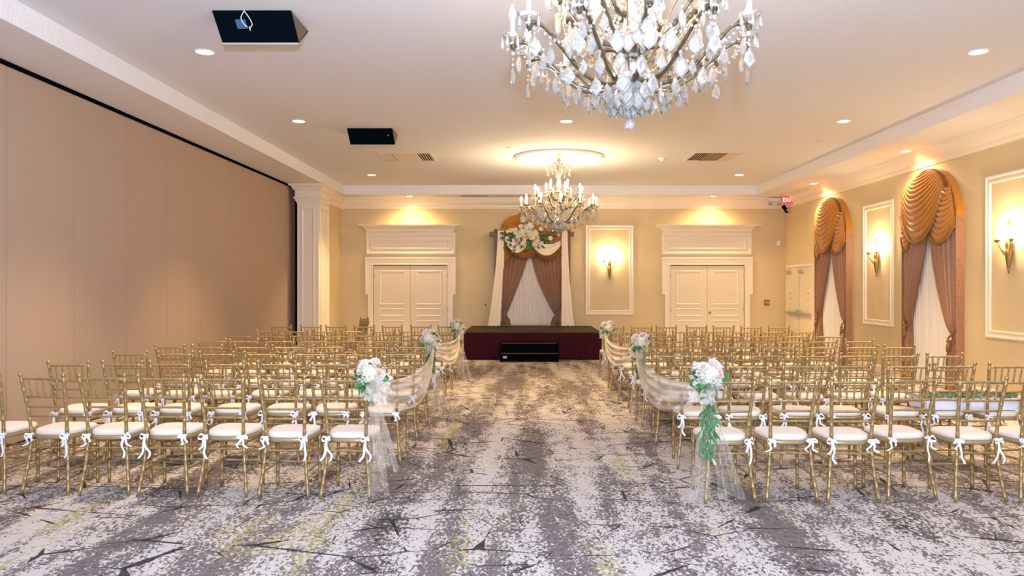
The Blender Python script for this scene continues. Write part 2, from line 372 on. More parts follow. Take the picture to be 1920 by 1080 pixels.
# ---------------------------------------------------------------- big double doors with entablature
def double_door(n, cx, label, leftmost):
    d = struct('door_%d' % n, (cx, YB, 0), 0, label)
    # casing with ears
    c = MB(); H = 2.115
    prof = [(.0, 0), (0, .05), (.03, .055), (.05, .04), (.10, .038), (.12, .055), (.16, .05), (.19, .03), (.20, .03)]
    for s in (-1, 1):
        c.box(s*.925, -.035, 0, s*1.045, 0, H+.02); c.box(s*.925, -.045, 0, s*.955, 0, H); c.box(s*1.02, -.05, 0, s*1.06, 0, 1.38)
        c.box(s*1.04, -.039, 1.38, s*1.124, 0, H); c.box(s*1.095, -.054, 1.38, s*1.129, 0, 2.264)
    c.box(-1.125, -.04, H, 1.125, 0, 2.30); c.box(-1.13, -.055, 2.265, 1.13, 0, 2.31); c.box(-.96, -.05, H, .96, 0, H+.03); c.box(-1.08, -.048, 2.2, 1.08, 0, 2.225)
    c.build('casing', 'trim', d)
    fr = MB().box(-1.12, -.03, 2.37, 1.12, 0, 2.93).build('frieze', 'trim', d)
    MB().frame(-1.10, 2.385, 1.10, 2.88, [(0, 0), (0, .018), (.02, .024), (.05, .012), (.06, 0)], -.03).build('frieze_moulding', 'trim', fr)
    MB().frame(-.97, 2.50, .97, 2.74, [(0, 0), (0, .018), (.02, .024), (.05, .012), (.06, 0)], -.03).build('frieze_moulding', 'trim', fr)
    cor = MB(); cp = [(.03, 2.88), (.035, 2.93), (.07, 2.95), (.08, 3.0), (.13, 3.03), (.16, 3.06), (.24, 3.075), (.25, 3.11), (0, 3.11), (0, 2.88)]
    o = 0; rings = cp[:8]
    vs = []; fs = []
    for out, z in rings: vs += [(-1.03-out, 0, z), (-1.03-out, -out, z), (1.03+out, -out, z), (1.03+out, 0, z)]
    for i in range(len(rings)-1):
        for k in range(3): fs.append((i*4+k, i*4+k+1, i*4+5+k, i*4+4+k))
    e = (len(rings)-1)*4; fs.append((e, e+1, e+2, e+3)); fs.append((3, 2, 1, 0)); cor.add(vs, fs).build('cornice', 'trim', d)
    for s in (-1, 1):
        a, b = (s*.915, s*.004)
        x0, x1 = min(a, b), max(a, b)
        lf = MB().box(x0, -.02, .01, x1, .0, 2.10).build('leaf', 'door', d)
        q0, q1 = x0+.14, x1-.14
        for z0, z1 in ((1.12, 1.97), (.83, 1.03), (.17, .74)):
            MB().frame(q0, z0, q1, z1, [(0, 0), (0, .006), (.008, .014), (.022, .012), (.034, .002), (.036, 0)], -.0195).build('leaf_moulding', 'trim', lf)
        for z in (.3, 1.0, 1.85):
            MB().tube([(s*.917, -.028, z-.05), (s*.917, -.028, z+.05)], .010, 8).build('hinge', 'brass', lf)
        if s == 1 and not leftmost:
            k = MB().tube([(x0+.06, -.02, .93), (x0+.06, -.028, .93)], .028, 12).tube([(x0+.06, -.03, .93), (x0+.06, -.06, .93)], .009, 8); k.ball((x0+.06, -.075, .93), .026)
            k.build('knob', 'brass', lf, True)
    MB().box(-.925, -.02, 2.10, .925, -.001, 2.12).build('head_gap', 'black', d)
double_door(1, -2.80, 'cream double doors under a cornice beside the pilaster', True)
double_door(2, 4.61, 'cream double doors under a cornice beside the red call point', False)

# exit door in side wall
d3 = struct('door_3', (XR, 17.65, 0), -pi/2, 'cream steel exit doors with panic bars in the side wall')
MB().box(-.87, -.02, 0, -.80, .0, 2.04).box(.80, -.02, 0, .87, .0, 2.04).box(-.87, -.02, 2.04, .87, .0, 2.10).build('frame', 'trim', d3)
for s in (-1, 1):
    x0, x1 = min(s*.79, s*.004), max(s*.79, s*.004)
    lf = MB().bbox(x0, -.012, .01, x1, .0, 2.03, .003).build('leaf', 'door', d3)
    MB().bbox(x0+.05, -.075, .91, x1-.04, -.045, .97, .006).build('panic_bar', 'steel', lf)
    MB().bbox(-s*.0+s*.01, -.07, .88, s*.09, -.012, 1.02, .006).build('latch_case', 'steel', lf)
    MB().bbox(x0+.03 if s > 0 else x0+.02, -.06, 1.90, x0+.28, -.012, 1.97, .006).build('closer', 'steel', lf)
    for q in (0, 1):
        MB().tube([(s*.55+.0, -.012, 1.42-.13*q), (s*.55, -.02, 1.42-.13*q)], .018, 10).build('lock_cylinder', 'brass', lf)
MB().box(-.01, -.014, .01, .01, -.008, 2.03).build('astragal', 'steel', d3)

# ---------------------------------------------------------------- curtained arched windows
ZT = 3.44; RW = .79; ZA = ZT-RW
def window(n, loc, rz, label, swag_flip, zb=0.0):
    root = struct('window_%d' % n, loc, rz, label)
    # arched reveal frame
    fm = MB(); q = RW-.14; pts = [(-q, -.012, zb+.01), (-q, -.012, ZA)] + [(-q*cos(pi*k/24), -.012, ZA+q*sin(pi*k/24)) for k in range(1, 24)] + [(q, -.012, ZA), (q, -.012, zb+.01)]
    fm.tube(pts, .02, 6).build('window_frame', 'trim', root)
    # sheer behind, full arch
    def sheer(u, v):
        x = (-1+2*u)*(RW-.12); zt = ZA+math.sqrt(max(0, (RW-.10)**2-x*x)); z = zb+.02+(zt-zb-.02)*v
        return (x, -.035-.010*sin(u*2*pi*17)-.004*sin(u*71), z)
    MB().grid(sheer, 170, 3).build('sheer_curtain', 'sheer', root, True)
def curtains(loc, rz, label, mirror=1, zb=.0, backwin=False):
    t = thing('window_curtain', label, 'curtain', loc, rz, 'arched window curtains')
    m = mirror
    # tied-back side panels
    ZM = 2.62
    for s in (-1, 1):
        tz = .80 if s*m > 0 else .92
        if backwin: tz = .86
        tu = .62
        def panel(u, v, s=s, tz=tz):
            z = ZM-(ZM-zb-.01)*v
            if z >= tz:
                k = (ZM-z)/(ZM-tz)
                p = 1.75 if s*m > 0 else 1.25
                inner = tu*k**p*1.0; outer = .79-.03*k*k
                if k > .85: outer = .755-(k-.85)*.5*.6
            else:
                k2 = min(1, (tz-z)/max(.15, tz-zb)); inner = tu-.02-.10*sin(min(1, k2*1.3)*pi/2)*.9; outer = .71+.05*k2
            wdt = outer-inner; x = inner+wdt*u
            dens = min(1, .25/max(wdt, .08))
            fold = (.026+.012*dens)*sin(u*2*pi*7.5+v*1.2)+.008*sin(u*37)
            tie = math.exp(-((z-tz)/.12)**2)
            return (s*x, -.078-fold*(1-.5*tie)-.03*sin(pi*u)*(1-tie)+.03*tie, z)
        MB().grid(panel, 80, 44).build('curtain_panel', 'curtain', t, True)
        MB().grid(lambda u, v: (s*(.792-.0*u), -.13*u, zb+.01+(ZM-zb)*v), 3, 2).build('curtain_return', 'curtain', t)
        edge = [Vector(panel(0.0, k/40)) + Vector((0, -.008, 0)) for k in range(0, 41)]
        MB().tube(edge, .011, 6).build('curtain_trim', 'swagdark', t, True)
        MB().tube([(s*(tu-.02), -.14, tz-.01), (s*.68, -.155, tz+.03), (s*.735, -.11, tz+.12), (s*.775, -.03, tz+.34)], [.012, .014, .012, .009], 8).ball((s*(tu+.03), -.16, tz-.04), .03).lathe([(.012, -.06), (.03, -.10), (.034, -.2), (.001, -.2)], 10, (s*(tu+.03), -.16, tz)).build('tieback', 'swagdark', t, True)
    # arched backing of pleats
    def back(u, v):
        a = pi*u; rr = RW*(.0+1.0*v)
        return (-rr*cos(a), -.075-.01*sin(u*2*pi*34)*v-.03*(1-v), ZA-.05+(rr+.05*v)*sin(a)-.0)
    MB().grid(back, 200, 6).build('arched_valance', 'swag', t, True)
    MB().grid(lambda u, v: (-(RW+.002)*cos(pi*u), -.125*v, ZA-.05+(RW+.05)*sin(pi*u)), 48, 2).grid(lambda u, v: (m*(RW+.001), -.12*v, 2.42+(ZA-2.42)*u), 4, 2).grid(lambda u, v: (-m*(RW+.001), -.12*v, 2.42+(ZA-2.42)*u), 4, 2).build('valance_return', 'swag', t, True)
    def sidevalance(u, v):
        return (m*(.44+.355*u), -.115-.008*sin(u*2*pi*5), (2.42)+(v)*(ZA+math.sqrt(max(0, RW*RW-(.44+.345*u)**2))-2.42))
    MB().grid(sidevalance, 40, 8).build('pleated_side_drop', 'swag', t, True)
    def swag(Lp, Rp, sg, nf, base, amp, nu=48, nv=150, bulge=.10):
        def fn(u, v):
            L = Vector(Lp(v)); Q = Vector(Rp(v)); p = L.lerp(Q, u); sag = sg(v)*4*u*(1-u)
            env = .25+.75*sin(pi*u)
            ph = v*nf*2*pi
            fold = amp*env*(sin(ph)+.35*sin(2*ph+1))
            return (m*p.x, -(base+bulge*sin(pi*u)*(.35+.65*sin(pi*min(1, v*.9+.05)))+fold), p.y-sag-fold*.25)
        return MB().grid(fn, nu, nv), fn
    A = lambda x: ZA+math.sqrt(max(0, RW*RW-x*x))
    def bez(a, b, c): return lambda v: ((1-v)**2*a[0]+2*v*(1-v)*b[0]+v*v*c[0], (1-v)**2*a[1]+2*v*(1-v)*b[1]+v*v*c[1])
    # side swags first, big centre swag over them
    g, fn = swag(bez((.47, 3.2), (.20, 2.95), (-.04, 2.62)), bez((.66, 3.08), (.75, 2.85), (.785, 2.52)), lambda v: .05+.26*v, 10, .138, .013, bulge=.06)
    g.build('side_swag', 'swag', t, True)
    MB().tube([Vector(fn(k/30, 1))+Vector((0, -.004, -.02)) for k in range(31)], .022, 6).build('swag_fringe_and_gap', 'swagdark', t, True)
    g, fn = swag(bez((-.795, 2.95), (-.80, 2.7), (-.80, 2.42)), bez((-.62, 2.9), (-.55, 2.7), (-.42, 2.50)), lambda v: .05+.22*v, 8, .13, .013, bulge=.05)
    g.build('side_swag', 'swag', t, True)
    MB().tube([Vector(fn(k/30, 1))+Vector((0, -.004, -.02)) for k in range(31)], .020, 6).build('swag_fringe_and_gap', 'swagdark', t, True)
    g, fn = swag(bez((-.30, A(.30)-.015), (-.80, 3.30), (-.74, 2.78)), bez((.16, A(.16)-.01), (.50, 3.36), (.56, 3.02)), lambda v: .03+.56*v**1.1, 13, .17, .018, bulge=.10)
    g.build('centre_swag', 'swag', t, True)
    MB().tube([Vector(fn(1.0, .3+.7*k/30))+Vector((m*.004, .004, -.005)) for k in range(31)], .018, 7).build('swag_fringe_and_gap', 'swagdark', t, True)  # dark tube stands in for the shaded gap here, over the bright fold ends
    MB().tube([Vector(fn(k/36, 1))+Vector((0, -.004, -.02)) for k in range(37)], .024, 6).build('swag_fringe_and_gap', 'swagdark', t, True)
    # top fill behind the centre swag crest
    return t
WN = [(1, (.20, YB, 0), 0, 'arched window behind the floral arbour', .605), (2, (XR, 15.62, 0), -pi/2, 'arched window next to the exit doors', 0.0), (3, (XR, 11.86, 0), -pi/2, 'arched window between the two wall panels', 0.0)]
for n, loc, rz, lab, zb in WN: window(n, loc, rz, lab, 1, zb)
curtains((.20, YB, 0), 0, 'bronze swagged curtain behind the wooden wedding arbour on stage', 1, .605, True)
curtains((XR, 15.62, 0), -pi/2, 'gold swagged bronze curtain beside the exit doors', 1)
curtains((XR, 11.86, 0), -pi/2, 'gold swagged bronze curtain between the two side wall sconces', 1)

# ---------------------------------------------------------------- wall sconces
def sconce(loc, rz, label):
    t = thing('wall_sconce', label, 'wall lamp', loc, rz, 'brass candle sconces')
    MB().lathe([(.001, -.42), (.012, -.41), (.008, -.385), (.022, -.375), (.012, -.36), (.02, -.34), (.045, -.17), (.05, -.12), (.035, -.10), (.04, -.05), (.05, 0), (.03, .03), (.018, .06), (.012, .2), (.02, .22), (.014, .25), (.02, .27), (.001, .30)], 12, (0, -.055, 2.17)).build('backplate', 'brass', t, True)
    for dx, dy in ((-.15, -.12), (0, -.20), (.15, -.12)):
        y0 = -.07
        pts = [(dx*.1, y0, 2.08)]+[(dx*k/8, y0+(dy-y0+.0)*k/8, 2.08-.045*sin(pi*k/8)+.10*(k/8)**3) for k in range(1, 9)]
        MB().tube(pts, .008, 8).tube([(dx*.5, y0+(dy-y0)*.5, 2.045), (dx*.35, y0+(dy-y0)*.35, 2.0), (dx*.2, y0+(dy-y0)*.3, 2.02)], .006, 6).build('arm', 'brass', t, True)
        MB().lathe([(.006, 2.17), (.02, 2.18), (.036, 2.20), (.036, 2.205), (.014, 2.20), (.014, 2.215), (.001, 2.215)], 14, (dx, dy, 0)).build('candle_cup', 'brass', t, True)
        MB().lathe([(.012, 2.21), (.012, 2.29), (.001, 2.29)], 10, (dx, dy, 0)).build('candle', 'candle', t, True)
        MB().lathe([(.006, 2.29), (.015, 2.305), (.016, 2.32), (.009, 2.35), (.001, 2.375)], 10, (dx, dy, 0)).build('bulb', 'flame', t, True)
    c = Matrix.Rotation(rz, 4, 'Z') @ Vector((0, -.16, 2.33)); 
    light('sconce_glow', 'POINT', Vector(loc)+c, 20, FLAME, shadow_soft_size=.06)
sconce((2.17, YB, 0), 0, 'three-arm brass candle sconce on the stage wall')
sconce((XR, 13.72, 0), -pi/2, 'brass candle sconce between the two arched side windows')
sconce((XR, 9.98, 0), -pi/2, 'brass candle sconce on the side wall panel nearest the camera')

# ---------------------------------------------------------------- downlights
def downlight(x, y, z, label, grp, w_, rad=.085, ang=88, blend=.8):
    t = thing('recessed_light', label, 'ceiling light', (x, y, z), 0, grp)
    MB().lathe([(rad+.02, 0), (rad+.018, -.006), (rad+.002, -.008), (rad, 0)], 28).build('trim_ring', 'white', t, True)
    MB().lathe([(rad, -.004), (.001, -.004)], 28).build('lens', 'disc', t)
    light('downlight_beam', 'SPOT', (x, y, z-.02), w_, WARM, (0, 0, 0), spot_size=R(ang), spot_blend=blend, shadow_soft_size=.05)
ML = 'downlights in the tray ceiling'
for x, y, l in ((-3.28, 7.70, 'round recessed ceiling light beside the nearer projector hatch'), (-3.28, 10.93, 'round recessed ceiling light between the beam and farther projector hatch'),
                (-3.28, 16.2, 'round recessed ceiling light nearest the pilaster'), (4.70, 7.70, 'round recessed ceiling light nearest the camera on the window side'),
                (4.70, 10.93, 'second recessed ceiling light from the camera on the window side'), (4.70, 16.2, 'round recessed ceiling light nearest the exit sign'),
                (.64, 10.93, 'round recessed ceiling light just below the near chandelier')):
    downlight(x, y, ZC, l, ML, SPOT_MAIN_W)
for x, y, l in ((-2.76, 18.2, 'recessed soffit light over the doors beside the pilaster'), (4.65, 18.2, 'recessed soffit light over the doors beside the call point'),
                (6.22, 15.96, 'recessed soffit light over the curtain by the exit doors'), (6.22, 12.13, 'recessed soffit light over the nearer arched curtain'),
                (6.22, 8.3, 'recessed soffit light over the nearest stretch of side wall')):
    downlight(x, y, ZS, l, 'downlights in the lower soffit', SPOT_W, .075, 150, 1.0)

# ---------------------------------------------------------------- chandeliers
def smooth(pts, n=6):
    out = []; P = [Vector(p) for p in pts]
    for i in range(len(P)-1):
        a = P[max(i-1, 0)]; b = P[i]; c = P[i+1]; d = P[min(i+2, len(P)-1)]
        for k in range(n):
            t = k/n; out.append(.5*((2*b)+(c-a)*t+(2*a-5*b+4*c-d)*t*t+(3*b-a-3*c+d)*t**3))
    out.append(P[-1]); return out
def kite(wd, h, th):                                   # cut kite-shaped crystal hanging from its top at z=0
    o = [(0, 0), (.18, -.14), (.30, -.22), (.50, -.55), (.42, -.70), (.20, -.86), (0, -1)]
    rim = [(x*wd, 0, z*h) for x, z in o]+[(-x*wd, 0, z*h) for x, z in reversed(o[1:-1])]
    inn = [(x*.55*wd, th/2, (z*.62-.20)*h) for x, z in o]+[(-x*.55*wd, th/2, (z*.62-.20)*h) for x, z in reversed(o[1:-1])]
    n = len(rim); vs = rim+inn+[(x, -y, z) for x, y, z in inn]; fs = []
    for k in range(n):
        j = (k+1) % n; fs.append((k, j, n+j, n+k)); fs.append((j, k, 2*n+k, 2*n+j))
    fs.append(tuple(n+k for k in range(n))); fs.append(tuple(2*n+k for k in reversed(range(n))))
    mb = MB().add(vs, fs); mb.ball((0, 0, .012), .009, 8, 5); return mb
def spear(h, r): return MB().lathe([(.0005, -h), (r, -h*.72), (r*.6, -h*.25), (.0015, -h*.06)], 6).ball((0, 0, .006), .007, 6, 4)
K1 = kite(.086, .122, .022).mesh('crystal_pendant', 'crystal'); K2 = kite(.062, .095, .018).mesh('crystal_pendant', 'crystal')
S1 = spear(.075, .010).mesh('crystal_drop', 'crystal'); S2 = spear(.10, .012).mesh('crystal_drop', 'crystal')
BOB = MB().lathe([(.008, -.02), (.02, -.015), (.045, .0), (.062, .018), (.064, .02), (.06, .022), (.04, .008), (.012, .0), (.012, -.01)], 16, flute=.06).mesh('bobeche', 'crystal')
CUP = MB().lathe([(.006, -.05), (.016, -.03), (.008, -.015), (.016, -.005), (.02, .01), (.016, .03), (.001, .03)], 10).mesh('candle_cup', 'chgold', True)
CAN = MB().lathe([(.012, .03), (.012, .115), (.001, .115)], 10).mesh('candle', 'candle', True)
BUL = MB().lathe([(.006, .115), (.017, .128), (.020, .144), (.013, .172), (.001, .205)], 10).mesh('bulb', 'flame', True)
LEAFM = None
def chandelier(cx, cy, label):
    t = thing('crystal_chandelier', label, 'chandelier', (cx, cy, ZC), 0, 'crystal chandeliers')
    Z = lambda z: z-ZC
    # stem: gilded rod in glass balusters
    MB().tube([(0, 0, .15), (0, 0, Z(2.76))], .008, 8).build('stem_rod', 'chgold', t, True)
    pr = [(.012, 3.95), (.05, 3.93), (.012, 3.90), (.03, 3.86), (.035, 3.80), (.02, 3.74), (.06, 3.70), (.02, 3.66), (.03, 3.60), (.045, 3.52), (.05, 3.45), (.025, 3.38), (.07, 3.34), (.02, 3.31), (.03, 3.22), (.05, 3.12), (.045, 3.02), (.02, 2.96), (.10, 2.92), (.115, 2.935)]
    MB().lathe([(r, Z(z)) for r, z in pr], 12, flute=.08).build('baluster', 'crystal', t)
    MB().lathe([(.012, Z(2.93)), (.05, Z(2.92)), (.11, Z(2.86)), (.125, Z(2.80)), (.10, Z(2.745)), (.04, Z(2.71)), (.001, Z(2.70))], 20, flute=.05).build('bowl', 'crystal', t)
    MB().lathe([(.001, Z(2.80)), (.06, Z(2.795)), (.066, Z(2.78)), (.04, Z(2.765)), (.03, Z(2.70)), (.012, Z(2.69)), (.001, Z(2.69))], 16).build('hub', 'chgold', t, True)
    MB().lathe([(.012, .06), (.05, .02), (.075, -.01), (.06, -.03), (.02, -.05), (.001, -.05)], 18).build('ceiling_canopy', 'chgold', t, True)
    MB().ball((0, 0, Z(2.545)), .036, 14, 10).tube([(0, 0, Z(2.70)), (0, 0, Z(2.58))], .006, 6).ball((0, 0, Z(2.635)), .011).ball((0, 0, Z(2.665)), .011).build('ball_finial', 'crystal', t, False)
    # crown of curling leaves
    for k in range(8):
        a = 2*pi*k/8+.2
        p = [(.02, 3.60), (.05, 3.70), (.10, 3.80), (.17, 3.84), (.225, 3.80), (.235, 3.75), (.21, 3.73)]
        P = smooth([(r*cos(a), r*sin(a), Z(z)) for r, z in p], 4)
        MB().tube(P, [.006+.010*sin(pi*min(1, i/(len(P)-1))) for i in range(len(P))], 6).build('crown_leaf', 'crystal', t)
        inst('crystal_drop', S2, t, (.215*cos(a), .215*sin(a), Z(3.73)), (0, 0, a)); inst('crystal_drop', S1, t, (.13*cos(a), .13*sin(a), Z(3.79)), (0, 0, a))
        a += pi/8
        P = smooth([(.02*cos(a), .02*sin(a), Z(3.74)), (.05*cos(a), .05*sin(a), Z(3.83)), (.09*cos(a), .09*sin(a), Z(3.90)), (.11*cos(a), .11*sin(a), Z(3.88))], 4)
        MB().tube(P, .008, 6).build('crown_leaf', 'crystal', t)
    tiers = ((12, .70, 3.055, .0, [(.05, 2.82), (.16, 2.765), (.32, 2.79), (.48, 2.92), (.60, 3.02), (.68, 3.03), (.70, 2.99)]),
             (8, .45, 3.265, .26, [(.04, 2.95), (.10, 3.00), (.22, 3.04), (.34, 3.16), (.41, 3.25), (.45, 3.23)]),
             (4, .22, 3.36, .5, [(.03, 3.20), (.08, 3.18), (.15, 3.22), (.20, 3.33), (.22, 3.32)]))
    for n, Rr, zc, ph, prof in tiers:
        am = None
        for k in range(n):
            a = 2*pi*(k+ph)/n
            if am is None:
                P = smooth([(r, 0, Z(z)) for r, z in prof], 8)
                am = MB().tube(P, .0075, 8).mesh('arm', 'chgold', True)
                gm = MB(); nn = len(P)                       # glass tube shells with beads over the rod
                gm.tube(P, [.0115+.003*abs(sin(i*.9)) for i in range(nn)], 8)
                for i in range(4, nn, 8): gm.ball(P[i], .022, 8, 5)
                gm = gm.mesh('arm_glass', 'clear')
            inst('arm', am, t, rot=(0, 0, a)); inst('arm_glass', gm, t, rot=(0, 0, a))
            x, y, z = Rr*cos(a), Rr*sin(a), Z(zc)
            inst('bobeche', BOB, t, (x, y, z)); inst('candle_cup', CUP, t, (x, y, z)); c = inst('candle', CAN, t, (x, y, z)); inst('bulb', BUL, c)
            for j in range(6):
                b = 2*pi*j/6+a; inst('crystal_drop', S1, t, (x+.06*cos(b), y+.06*sin(b), z+.008), (0, 0, b))
            if n == 12:
                for fr, hang, me in ((.97, .10, K1), (.80, .07, K1), (.62, .06, K1), (.46, .05, K1)):
                    i = int(fr*(len(P)-1)); q = P[i]; j = random.uniform(-.25, .25)
                    px_, py_ = q.x*cos(a), q.x*sin(a)
                    inst('crystal_pendant', me, t, (px_, py_, q.z-hang-.01*random.random()), (0, random.uniform(-.05, .05), a+pi/2+j*3))
                    MB().ball((px_, py_, q.z-.03), .012, 6, 4).ball((px_, py_, q.z-.03-hang*.35), .008, 6, 4).build('bead', 'crystal', t)
            elif n == 8:
                for fr, hang in ((.95, .08), (.60, .05)):
                    q = P[int(fr*(len(P)-1))]
                    inst('crystal_pendant', K1, t, (q.x*cos(a), q.x*sin(a), q.z-hang), (0, 0, a+pi/2+random.uniform(-.6, .6)))
    # slender gilded cage rods from the bowl up to the middle tier
    for k in range(8):
        a = 2*pi*(k+.76)/8
        P = smooth([(.03*cos(a), .03*sin(a), Z(2.77)), (.12*cos(a), .12*sin(a), Z(2.84)), (.25*cos(a), .25*sin(a), Z(2.98)), (.34*cos(a), .34*sin(a), Z(3.12)), (.40*cos(a), .40*sin(a), Z(3.18))], 6)
        MB().tube(P, .0045, 6).build('cage_rod', 'brass', t, True)
        q = P[14]; inst('crystal_pendant', K1, t, (q.x, q.y, q.z-.02), (0, 0, a+pi/2))
    # rings of pendants hanging off the bowl
    for n, r, z, me in ((12, .12, 2.73, K1), (8, .055, 2.70, S2), (12, .22, 2.745, K1), (12, .32, 2.775, K1), (12, .43, 2.85, K2), (12, .54, 2.93, K1), (8, .30, 3.02, K2), (8, .16, 3.12, K2), (8, .36, 3.14, K1), (6, .03, 2.68, S2)):
        for k in range(n):
            a = 2*pi*(k+.5*(n == 12))/n
            inst('crystal_pendant', me, t, (r*cos(a), r*sin(a), Z(z)+random.uniform(-.012, .012)), (0, 0, a+pi/2+random.uniform(-.4, .4)))
    # festoons of beads between the outer cups, one string per gap
    for k in range(12):
        a0, a1 = 2*pi*k/12, 2*pi*(k+1)/12; mb = MB()
        for i in range(1, 12):
            f = i/12; a = a0+(a1-a0)*f; r = .66-.06*sin(pi*f); z = Z(3.03)-.13*sin(pi*f)
            mb.ball((r*cos(a), r*sin(a), z), .009, 6, 4)
        tag(mb.build('bead_chain', 'crystal', t), kind='stuff')
    for k in range(12):
        a = 2*pi*(k+.5)/12; mb = MB()
        for i in range(16):
            f = i/15; r = .06+.36*f*f; z = Z(3.34)-.40*f-.06*sin(pi*f)
            mb.ball((r*cos(a), r*sin(a), z), .010, 6, 4)
        tag(mb.build('bead_chain', 'crystal', t), kind='stuff')
    return t
chandelier(*CH[0], 'large crystal chandelier hanging over the nearer rows, closest to the camera')
chandelier(*CH[1], 'crystal chandelier hanging from the ring medallion before the stage')

# ---------------------------------------------------------------- ceiling fittings
def hatch(xc, y, label):
    t = thing('projector_hatch', label, 'projector hatch', (xc, y, ZC), 0, 'drop-down projector hatches')
    w2 = .345
    pts = [(0, 0, 0), (0, .24, -.215), (0, .55, 0)]
    MB().extrude(pts, (-w2, 0, 0), (w2, 0, 0)).build('wedge_housing', 'dark', t)
    # slightly lighter side cheek and ceiling flange
    MB().extrude([(0, .03, -.012), (0, .24, -.20), (0, .50, -.012)], (w2, 0, 0), (w2+.006, 0, 0)).build('side_cheek', 'grille', t)
    MB().box(-w2, .235, -.228, w2, .262, -.212).build('bottom_lip', 'lip', t)
    MB().frame(0, 0, 0, 0, []).add([(-w2-.08, -.02, -.004), (w2+.06, -.02, -.004), (w2+.06, .63, -.004), (-w2-.08, .63, -.004)], [(0, 1, 2, 3)]).build('ceiling_flange', 'white', t)
    n = Vector((0, -.215, -.24)).normalized(); mid = lambda x, k: Vector((x, .24*k, -.215*k))+n*.004
    def plate(x0, x1, k0, k1, d): 
        a = [Vector((x0, .24*k0, -.215*k0)), Vector((x1, .24*k0, -.215*k0)), Vector((x1, .24*k1, -.215*k1)), Vector((x0, .24*k1, -.215*k1))]
        return MB().add([p+n*0 for p in a]+[p+n*d for p in a], [(4, 5, 6, 7), (0, 1, 5, 4), (1, 2, 6, 5), (2, 3, 7, 6), (3, 0, 4, 7)])
    return t, plate, n
t, plate, n = hatch(-2.375, 6.53, 'black wedge projector hatch with a cable loop, nearest the camera')
plate(-.18, -.04, .22, .58, .006).build('port_bezel', 'black', t); plate(-.165, -.075, .27, .54, .009).build('port_window', 'glassblue', t)
plate(.0, .035, .22, .56, .006).build('port_bezel', 'black', t)
P = [Vector((-.04+.035*sin(a), .24*k, -.215*k))+n*.02 for a, k in ((0, .0), (-1, .12), (-1.5, .25), (-1, .42))]
MB().tube(smooth([(-.06, -.003, -.01), (-.10, .03, -.06), (-.09, .075, -.10), (-.065, .09, -.12)], 6), .004, 6).tube(smooth([(-.06, -.003, -.01), (-.03, .04, -.06), (-.02, .08, -.10), (-.045, .09, -.13)], 6), .004, 6).tube([(-.05, .095, -.115), (-.05, .12, -.14)], .006, 6).build('cable_loop', 'white', t, True)
t, plate, n = hatch(-2.34, 11.40, 'black wedge projector hatch farther along, beside the ceiling vent')
MB().ball((.27, .10, -.095), .010).build('screw_knob', 'steel', t)
def vent(x0, x1, y0, y1, label, dark):
    t = thing('ceiling_vent', label, 'air vent', ((x0+x1)/2, (y0+y1)/2, ZC), 0, 'ceiling air vents')
    w2, d2 = (x1-x0)/2, (y1-y0)/2
    o = MB(); 
    for s in (-1, 1): o.box(-w2, s*d2, -.012, w2, s*(d2-.06), 0); o.box(s*w2, -d2+.06, -.012, s*(w2-.04), d2-.06, 0)
    o.build('frame', 'ventcream', t)
    MB().box(-w2+.03, -d2+.05, -.003, w2-.03, d2-.05, -.001).build('backing', 'black', t)
    MB().box(-w2+.27, -d2+.055, -.012, w2-.27, d2-.055, -.003).build('centre_plate', dark, t)
    for s in (-1, 1):
        for k in range(5):
            x = s*(w2-.055-.045*k); MB().extrude([(x-s*.016, 0, -.003), (x+s*.012, 0, -.016), (x+s*.014, 0, -.014), (x-s*.014, 0, -.001)], (0, -d2+.05, 0), (0, d2-.05, 0)).build('slat', 'ventcream', t)
vent(-2.65, -1.65, 13.48, 14.4, 'square slatted ceiling vent beside the farther projector hatch', 'ventcream')
vent(3.09, 3.98, 13.43, 14.36, 'slatted ceiling vent with a dark centre near the smoke detector', 'grille')
t = thing('smoke_detector', 'white round smoke detector on ceiling beside the dark-centred vent', 'smoke detector', (2.64, 14.1, ZC))
MB().lathe([(.075, 0), (.075, -.02), (.06, -.028), (.001, -.028)], 24).build('base', 'white', t, True); MB().lathe([(.04, -.028), (.035, -.055), (.015, -.062), (.001, -.062)], 20).build('sensor_head', 'white', t, True)
t = thing('slot_diffuser', 'thin dark air slot in the soffit before the arbour', 'air vent', (-1.17, 18.15, ZS))
MB().box(-.33, -.03, -.006, .33, .03, 0).build('frame', 'grille', t); MB().box(-.31, -.008, -.008, .31, .008, -.004).build('slot', 'black', t)
for x, y, l in ((-.25, 13.0, 'tiny sprinkler cap on ceiling in front of the ring medallion'), (4.9, 12.4, 'tiny sprinkler cap on ceiling above the window side rows')):
    tag(MB().lathe([(.05, 0), (.05, -.006), (.001, -.008)], 16).build('sprinkler_cap', 'ventcream', loc=(x, y, ZC)), l, 'sprinkler')
# exit sign, emergency light, camera, motion sensor, call point
t = thing('exit_sign', 'lit red exit sign hung near the ceiling in the room corner', 'exit sign', (6.40, 18.0, 3.66), 0)
MB().bbox(-.13, -.02, -.10, .13, .02, .10, .004).build('housing', 'exitred', t); MB().box(-.02, -.015, .09, .02, .015, .12).build('mount', 'white', t)
fc = bpy.data.curves.new('exit_lettering', 'FONT'); fc.body = 'EXIT'; fc.size = .135; fc.extrude = .002; fc.align_x = 'CENTER'; fc.align_y = 'CENTER'; fc.materials.append(M['exittext'])
fo = bpy.data.objects.new('exit_lettering', fc); COL.objects.link(fo); 
me_ = bpy.data.meshes.new_from_object(fo); me_.name = 'exit_lettering'; bpy.data.objects.remove(fo); fo = bpy.data.objects.new('exit_lettering', me_); COL.objects.link(fo)
fo.parent = t; fo.location = (0, -.023, 0); fo.rotation_euler = (R(90), 0, 0)
